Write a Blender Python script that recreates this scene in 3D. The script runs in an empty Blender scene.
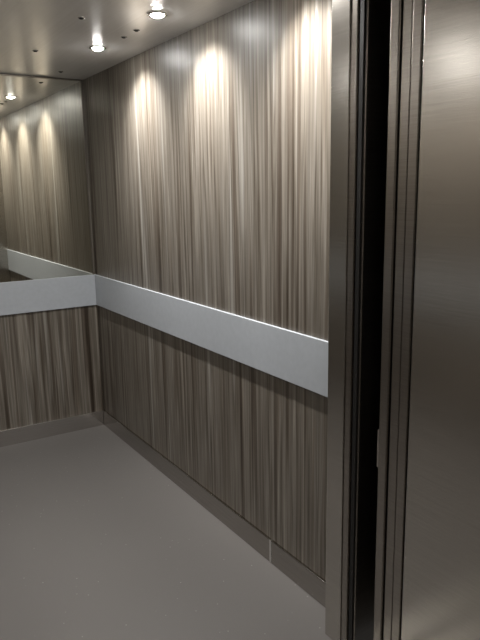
import bpy, bmesh, math
from mathutils import Vector, Matrix
S=bpy.context.scene
S.view_settings.view_transform='Standard'
S.view_settings.exposure=0.0

# ---------------- materials ----------------
def newmat(name):
    m=bpy.data.materials.new(name); m.use_nodes=True
    nt=m.node_tree; b=nt.nodes['Principled BSDF']; return m,nt,b
def coords(nt,scale):
    tc=nt.nodes.new('ShaderNodeTexCoord'); mp=nt.nodes.new('ShaderNodeMapping')
    mp.inputs['Scale'].default_value=scale
    nt.links.new(tc.outputs['Object'],mp.inputs['Vector']); return mp.outputs[0]
def noise(nt,vec,scale=1,detail=3,rough=.5):
    n=nt.nodes.new('ShaderNodeTexNoise'); n.inputs['Scale'].default_value=scale
    n.inputs['Detail'].default_value=detail; n.inputs['Roughness'].default_value=rough
    nt.links.new(vec,n.inputs['Vector']); return n.outputs['Fac']
def ramp(nt,fac,stops,interp='LINEAR'):
    r=nt.nodes.new('ShaderNodeValToRGB'); r.color_ramp.interpolation=interp
    e=r.color_ramp.elements
    e[0].position=stops[0][0]; e[0].color=(*stops[0][1],1)
    e[1].position=stops[-1][0]; e[1].color=(*stops[-1][1],1)
    for p,c in stops[1:-1]:
        x=e.new(p); x.color=(*c,1)
    nt.links.new(fac,r.inputs['Fac']); return r.outputs['Color']
def mix(nt,mode,fac,a,b):
    n=nt.nodes.new('ShaderNodeMix'); n.data_type='RGBA'; n.blend_type=mode
    n.inputs[0].default_value=fac
    nt.links.new(a,n.inputs[6]); nt.links.new(b,n.inputs[7]); return n.outputs[2]

def laminate():
    m,nt,b=newmat('streaked_wood_laminate')
    a=noise(nt,coords(nt,(20,20,0.4)),1,2.5,.5)
    c=ramp(nt,a,[(.30,(.055,.042,.032)),(.41,(.102,.085,.068)),(.46,(.185,.168,.145)),(.50,(.125,.109,.091)),(.55,(.168,.152,.130)),(.60,(.104,.089,.073)),(.68,(.265,.252,.23))])
    a2=noise(nt,coords(nt,(52,52,1.1)),1,3,.55)
    c2=ramp(nt,a2,[(.32,(.45,.40,.35)),(.45,(.87,.85,.82)),(.55,(1,1,1)),(.68,(1.42,1.43,1.42))])
    a3=noise(nt,coords(nt,(210,210,6)),1,2,.6)
    c3=ramp(nt,a3,[(.3,(.85,.84,.83)),(.7,(1.11,1.11,1.11))])
    o=mix(nt,'MULTIPLY',1,c,c2); o=mix(nt,'MULTIPLY',.8,o,c3)
    nt.links.new(o,b.inputs['Base Color'])
    b.inputs['Roughness'].default_value=.4
    b.inputs['Specular IOR Level'].default_value=.55
    return m
def steel(name,col,rough,sc,var=.12,bump=.03,metal=1,aniso=0):
    m,nt,b=newmat(name)
    a=noise(nt,coords(nt,sc),1,4,.6)
    c=ramp(nt,a,[(.25,tuple(x*(1-var) for x in col)),(.75,tuple(min(1,x*(1+var)) for x in col))])
    nt.links.new(c,b.inputs['Base Color'])
    b.inputs['Metallic'].default_value=metal
    b.inputs['Roughness'].default_value=rough
    b.inputs['Anisotropic'].default_value=aniso
    if bump:
        bp=nt.nodes.new('ShaderNodeBump'); bp.inputs['Strength'].default_value=bump; bp.inputs['Distance'].default_value=.002
        nt.links.new(a,bp.inputs['Height']); nt.links.new(bp.outputs[0],b.inputs['Normal'])
    return m
def plain(name,col,rough=.5,metal=0,emit=None,es=0):
    m,nt,b=newmat(name)
    a=noise(nt,coords(nt,(40,40,40)),1,3,.5)
    c=ramp(nt,a,[(.3,tuple(x*.97 for x in col)),(.7,tuple(min(1,x*1.03) for x in col))])
    nt.links.new(c,b.inputs['Base Color'])
    b.inputs['Roughness'].default_value=rough; b.inputs['Metallic'].default_value=metal
    if emit:
        b.inputs['Emission Color'].default_value=(*emit,1); b.inputs['Emission Strength'].default_value=es
    return m
def vinyl():
    m,nt,b=newmat('speckled_vinyl')
    a=noise(nt,coords(nt,(450,450,450)),1,2,.6)
    c=ramp(nt,a,[(.35,(.108,.101,.097)),(.65,(.136,.129,.124))])
    v=nt.nodes.new('ShaderNodeTexVoronoi'); v.inputs['Scale'].default_value=22
    nt.links.new(coords(nt,(1,1,1)),v.inputs['Vector'])
    f=ramp(nt,v.outputs['Distance'],[(.0,(.5,.5,.48)),(.065,(0,0,0))])
    o=mix(nt,'ADD',.7,c,f)
    nt.links.new(o,b.inputs['Base Color'])
    b.inputs['Roughness'].default_value=.4
    bp=nt.nodes.new('ShaderNodeBump'); bp.inputs['Strength'].default_value=.15; bp.inputs['Distance'].default_value=.001
    nt.links.new(a,bp.inputs['Height']); nt.links.new(bp.outputs[0],b.inputs['Normal'])
    return m

M_lam=laminate()
M_vin=vinyl()
M_ceil=steel('ceiling_ribbed_steel',(.97,.96,.95),.2,(90,1,2),.06,.06,.25)
M_rail=plain('pale_grey_bumper',(.40,.425,.46),.5)
M_base=steel('baseboard_steel_dim',(.40,.375,.35),.12,(4,4,300),.14,.02)  # side baseboards: dark brown reflection put into the steel's colour
M_baseb=steel('baseboard_steel_lit',(.58,.555,.53),.14,(4,4,300),.14,.02)  # same steel on the back wall, its brighter reflection painted as lighter colour
M_jamb=steel('jamb_steel',(.56,.53,.49),.23,(3,3,260),.10,.05)
M_jambd=steel('door_edge_steel',(.36,.33,.30),.28,(3,3,260),.12,.03)
M_dark=plain('black_rubber',(.008,.007,.007),.6)
M_shaft=plain('dark_shaft',(.01,.009,.008),.9)
M_trim=steel('corner_trim_steel',(.25,.23,.2),.35,(50,50,2),.1,.02)
M_lens=plain('led_lens',(1,1,1),.3,0,(1,.98,.94),260)
M_bez=plain('chrome_bezel',(.8,.8,.78),.18,1)
M_paint=plain('landing_paint',(.42,.40,.37),.7)
M_tile=plain('landing_tile',(.12,.11,.10),.4)
M_sill=steel('sill_aluminium',(.35,.34,.32),.35,(4,300,4),.1,.03)
m,nt,b=newmat('tinted_mirror'); M_mir=m
a=noise(nt,coords(nt,(3,3,3))); c=ramp(nt,a,[(.2,(.76,.75,.67)),(.8,(.78,.77,.69))]); nt.links.new(c,b.inputs['Base Color'])
b.inputs['Metallic'].default_value=1; b.inputs['Roughness'].default_value=.015

# ---------------- helpers ----------------
def box(name,x0,x1,y0,y1,z0,z1,mat,bev=0,parent=None,seg=2):
    me=bpy.data.meshes.new(name); bm=bmesh.new()
    bmesh.ops.create_cube(bm,size=1)
    cx,cy,cz=(x0+x1)/2,(y0+y1)/2,(z0+z1)/2
    for v in bm.verts:
        v.co=Vector((v.co.x*(x1-x0)+cx,v.co.y*(y1-y0)+cy,v.co.z*(z1-z0)+cz))
    if bev: bmesh.ops.bevel(bm,geom=bm.edges[:],offset=bev,segments=seg,affect='EDGES',profile=.5)
    bm.to_mesh(me); bm.free(); me.materials.append(mat)
    o=bpy.data.objects.new(name,me); S.collection.objects.link(o)
    if parent: o.parent=parent
    return o
def empty(name,loc=(0,0,0)):
    o=bpy.data.objects.new(name,None); o.location=loc; S.collection.objects.link(o); return o
def lathe(name,prof,mat,parent,seg=40):
    me=bpy.data.meshes.new(name); bm=bmesh.new(); rings=[]
    for r,z in prof:
        rings.append([bm.verts.new((r*math.cos(2*math.pi*i/seg),r*math.sin(2*math.pi*i/seg),z)) for i in range(seg)])
    for A,B in zip(rings,rings[1:]):
        for i in range(seg):
            bm.faces.new((A[i],A[(i+1)%seg],B[(i+1)%seg],B[i]))
    bm.faces.new(rings[-1]); 
    bmesh.ops.recalc_face_normals(bm,faces=bm.faces)
    bm.to_mesh(me); bm.free(); me.materials.append(mat)
    for p in me.polygons: p.use_smooth=True
    o=bpy.data.objects.new(name,me); S.collection.objects.link(o); o.parent=parent; return o

XR,XL,YB,YF,H=1.405,-.62,3.99,1.534,2.235
JC=1.30
# ---------------- car shell ----------------
box('wall_right',XR,XR+.04,YF,YB+.04,0,H,M_lam)
box('wall_back',XL,XR,YB,YB+.04,0,H,M_lam)
box('wall_left',XL-.04,XL,YF,YB+.04,0,H,M_lam)
box('floor',XL-.04,XR+.04,1.45,YB+.04,-.04,0,M_vin)
box('ceiling',XL-.04,XR+.04,1.45,YB+.04,H,H+.04,M_ceil)
box('trim_1',XR-.006,XR,YB-.006,YB,.105,H,M_trim)

# baseboards
bb=empty('baseboard_right')
box('long_strip',XR-.012,XR,2.005,YB-.012,0,.105,M_base,.002,bb)
box('short_strip',XR-.012,XR,YF,2.000,0,.105,M_base,.002,bb)
box('joint_cover',XR-.014,XR,1.996,2.009,0,.106,M_bez,.001,bb)
box('baseboard_back',XL,XR-.012,YB-.012,YB,0,.105,M_baseb,.002)
box('baseboard_left',XL,XL+.012,YF,YB-.012,0,.105,M_base,.002)
# bumper handrails
RT=.012
box('bumper_handrail',XR-RT,XR,YF+.002,YB-RT-.001,.832,1.032,M_rail,.0015)
box('bumper_handrail',XL+RT,XR-.0005,YB-RT,YB,.832,1.032,M_rail,.0015)
box('bumper_handrail',XL,XL+RT,YF+.002,YB-RT-.001,.832,1.032,M_rail,.0015)
# mirror
mi=empty('wall_mirror')
box('glass',XL+.01,XR-.022,YB-.006,YB,1.032,H-.012,M_mir,0,mi)
box('edge_trim_right',XR-.022,XR-.016,YB-.008,YB,1.032,H-.006,M_trim,0,mi)
box('edge_trim_top',XL+.01,XR-.022,YB-.008,YB,H-.012,H-.004,M_trim,0,mi)

# ---------------- downlights ----------------
def downlight(x,y,e=46,ang=150,t=1):
    d=empty('downlight',(x,y,H))
    lathe('bezel',[(.040,0),(.040,-.004),(.036,-.006),(.028,-.004),(.026,0.0)],M_bez,d)
    lathe('lens',[(.0255,-.0005),(.0245,-.008),(.016,-.012),(.006,-.0135)],M_lens,d)
    for nm,en,an,tilt,bl in (('flood_lamp',e,ang,0,1),('beam_lamp',e*1.2,84,36*t,.9)):
        l=bpy.data.lights.new(nm,'SPOT'); l.energy=en; l.color=(1,.978,.94)
        l.spot_size=math.radians(an); l.spot_blend=bl; l.shadow_soft_size=.02
        o=bpy.data.objects.new(nm,l); S.collection.objects.link(o); o.parent=d; o.location=(0,0,-.017)
        o.rotation_euler=(0,-math.radians(tilt),0)
for y in (1.76,2.43,3.10):
    downlight(1.172,y)
    downlight(-.39,y,24,135,-1)
def fixing(x,y):
    d=empty('ceiling_fixing_clip',(x,y,H))
    lathe('head',[(.010,0),(.010,-.004),(.006,-.007),(.002,-.007)],M_dark,d,20)
    d2=lathe('washer',[(.014,0),(.014,-.002),(.009,-.002)],M_bez,d,20)
for y in (2.70,2.84,2.10,3.78):
    fixing(1.2,y)
fixing(.93,2.62); fixing(.93,3.3)

# ---------------- entrance ----------------
T=2.16
def side(sgn,c):
    def bx(n,off,w,y0,y1,mat,bev,par,z0=0,z1=T):
        xa=c+sgn*off; xb=c+sgn*(off+w)
        return box(n,min(xa,xb),max(xa,xb),y0,y1,z0,z1,mat,bev,par)
    j=empty('car_door_jamb')
    bx('return_panel',0,.22,1.455,YF,M_jamb,.002,j,0,H)
    bx('outer_fold',.004,.10,1.428,1.4545,M_jambd,.002,j)
    cd=empty('car_sliding_door')
    bx('leading_edge',.012,.6,1.396,1.426,M_jambd,.003,cd)
    bx('rubber_strip',.006,.006,1.403,1.419,M_dark,.001,cd)
    ld=empty('landing_sliding_door')
    bx('fast_panel',.004,.6,1.268,1.302,M_jambd,.004,ld)
    bx('slow_panel',.008,.6,1.228,1.262,M_jambd,.003,ld)
    bx('rubber_strip',.03,.02,1.262,1.268,M_dark,0,ld)
    bx('lock_striker',.006,.02,1.301,1.309,M_jamb,.001,ld,.72,.84)
    lj=empty('landing_door_jamb')
    bx('inner_lip',.002,.3,1.190,1.222,M_jambd,.003,lj)
    bx('groove',.012,.3,1.182,1.190,M_dark,0,lj)
    bx('reveal_panel',0,.3,.62,1.182,M_jamb,.003,lj)
side(1,JC); side(-1,-.52)
box('trim_2',-.52,JC,1.455,YF,T,H,M_jamb)
box('trim_3',-.52,JC,.62,1.302,T,2.45,M_jamb)
box('door_sill',-.52,JC,1.335,1.45,-.03,0,M_sill,.002)
box('landing_door_sill',-.52,JC,1.18,1.31,-.03,0,M_sill,.002)
# shaft backing
box('wall_shaft',1.95,2.0,1.0,2.0,-.3,2.6,M_shaft)
box('ceiling_shaft',-1.3,2.0,1.30,1.45,2.5,2.55,M_shaft)
# landing
box('wall_front',JC+.3,3.0,.62,.8,0,2.5,M_paint)
box('wall_front',-3.0,-.82,.62,.8,0,2.5,M_paint)
box('wall_landing_back',-3,3,-1.8,-1.7,0,2.5,M_paint)
box('wall_landing_left',-3.1,-3.0,-1.8,.8,0,2.5,M_paint)
box('wall_landing_right',3.0,3.1,-1.8,.8,0,2.5,M_paint)
box('floor_landing',-3,3,-1.8,1.18,-.04,0,M_tile)
box('ceiling_landing',-3,3,-1.8,.8,2.5,2.55,M_paint)
pl=empty('landing_fill_light',(0,-.9,2.49))  # unseen light added behind the camera for the landing and door steel
l=bpy.data.lights.new('area','AREA'); l.energy=16; l.size=.6; l.color=(1,.93,.84)
o=bpy.data.objects.new('lamp',l); S.collection.objects.link(o); o.parent=pl; o.location=(0,0,-.03)
box('fill_panel',-.3,.3,-.3,.3,-.015,.01,plain('fill_panel',(.9,.9,.88),.5,0,(1,.95,.88),1.5),.004,pl)  # glowing panel belonging to the added landing light

w=bpy.data.worlds.new('world'); S.world=w; w.use_nodes=True
w.node_tree.nodes['Background'].inputs[0].default_value=(.05,.05,.05,1)

# ---------------- camera ----------------
psi,p,r=math.radians(32.2),math.radians(11.5),math.radians(1.0)
f=Vector((math.sin(psi)*math.cos(p),math.cos(psi)*math.cos(p),-math.sin(p)))
R0=Vector((math.cos(psi),-math.sin(psi),0)); U0=R0.cross(f)
R=R0*math.cos(r)-U0*math.sin(r); U=R0*math.sin(r)+U0*math.cos(r)
cam=bpy.data.cameras.new('camera'); co=bpy.data.objects.new('camera',cam); S.collection.objects.link(co)
mt=Matrix((R,U,-f)).transposed().to_4x4(); mt.translation=Vector((0,0,1.55)); co.matrix_world=mt
cam.sensor_fit='VERTICAL'; cam.sensor_height=24; cam.lens=635/640*24; cam.clip_start=.01
S.camera=co
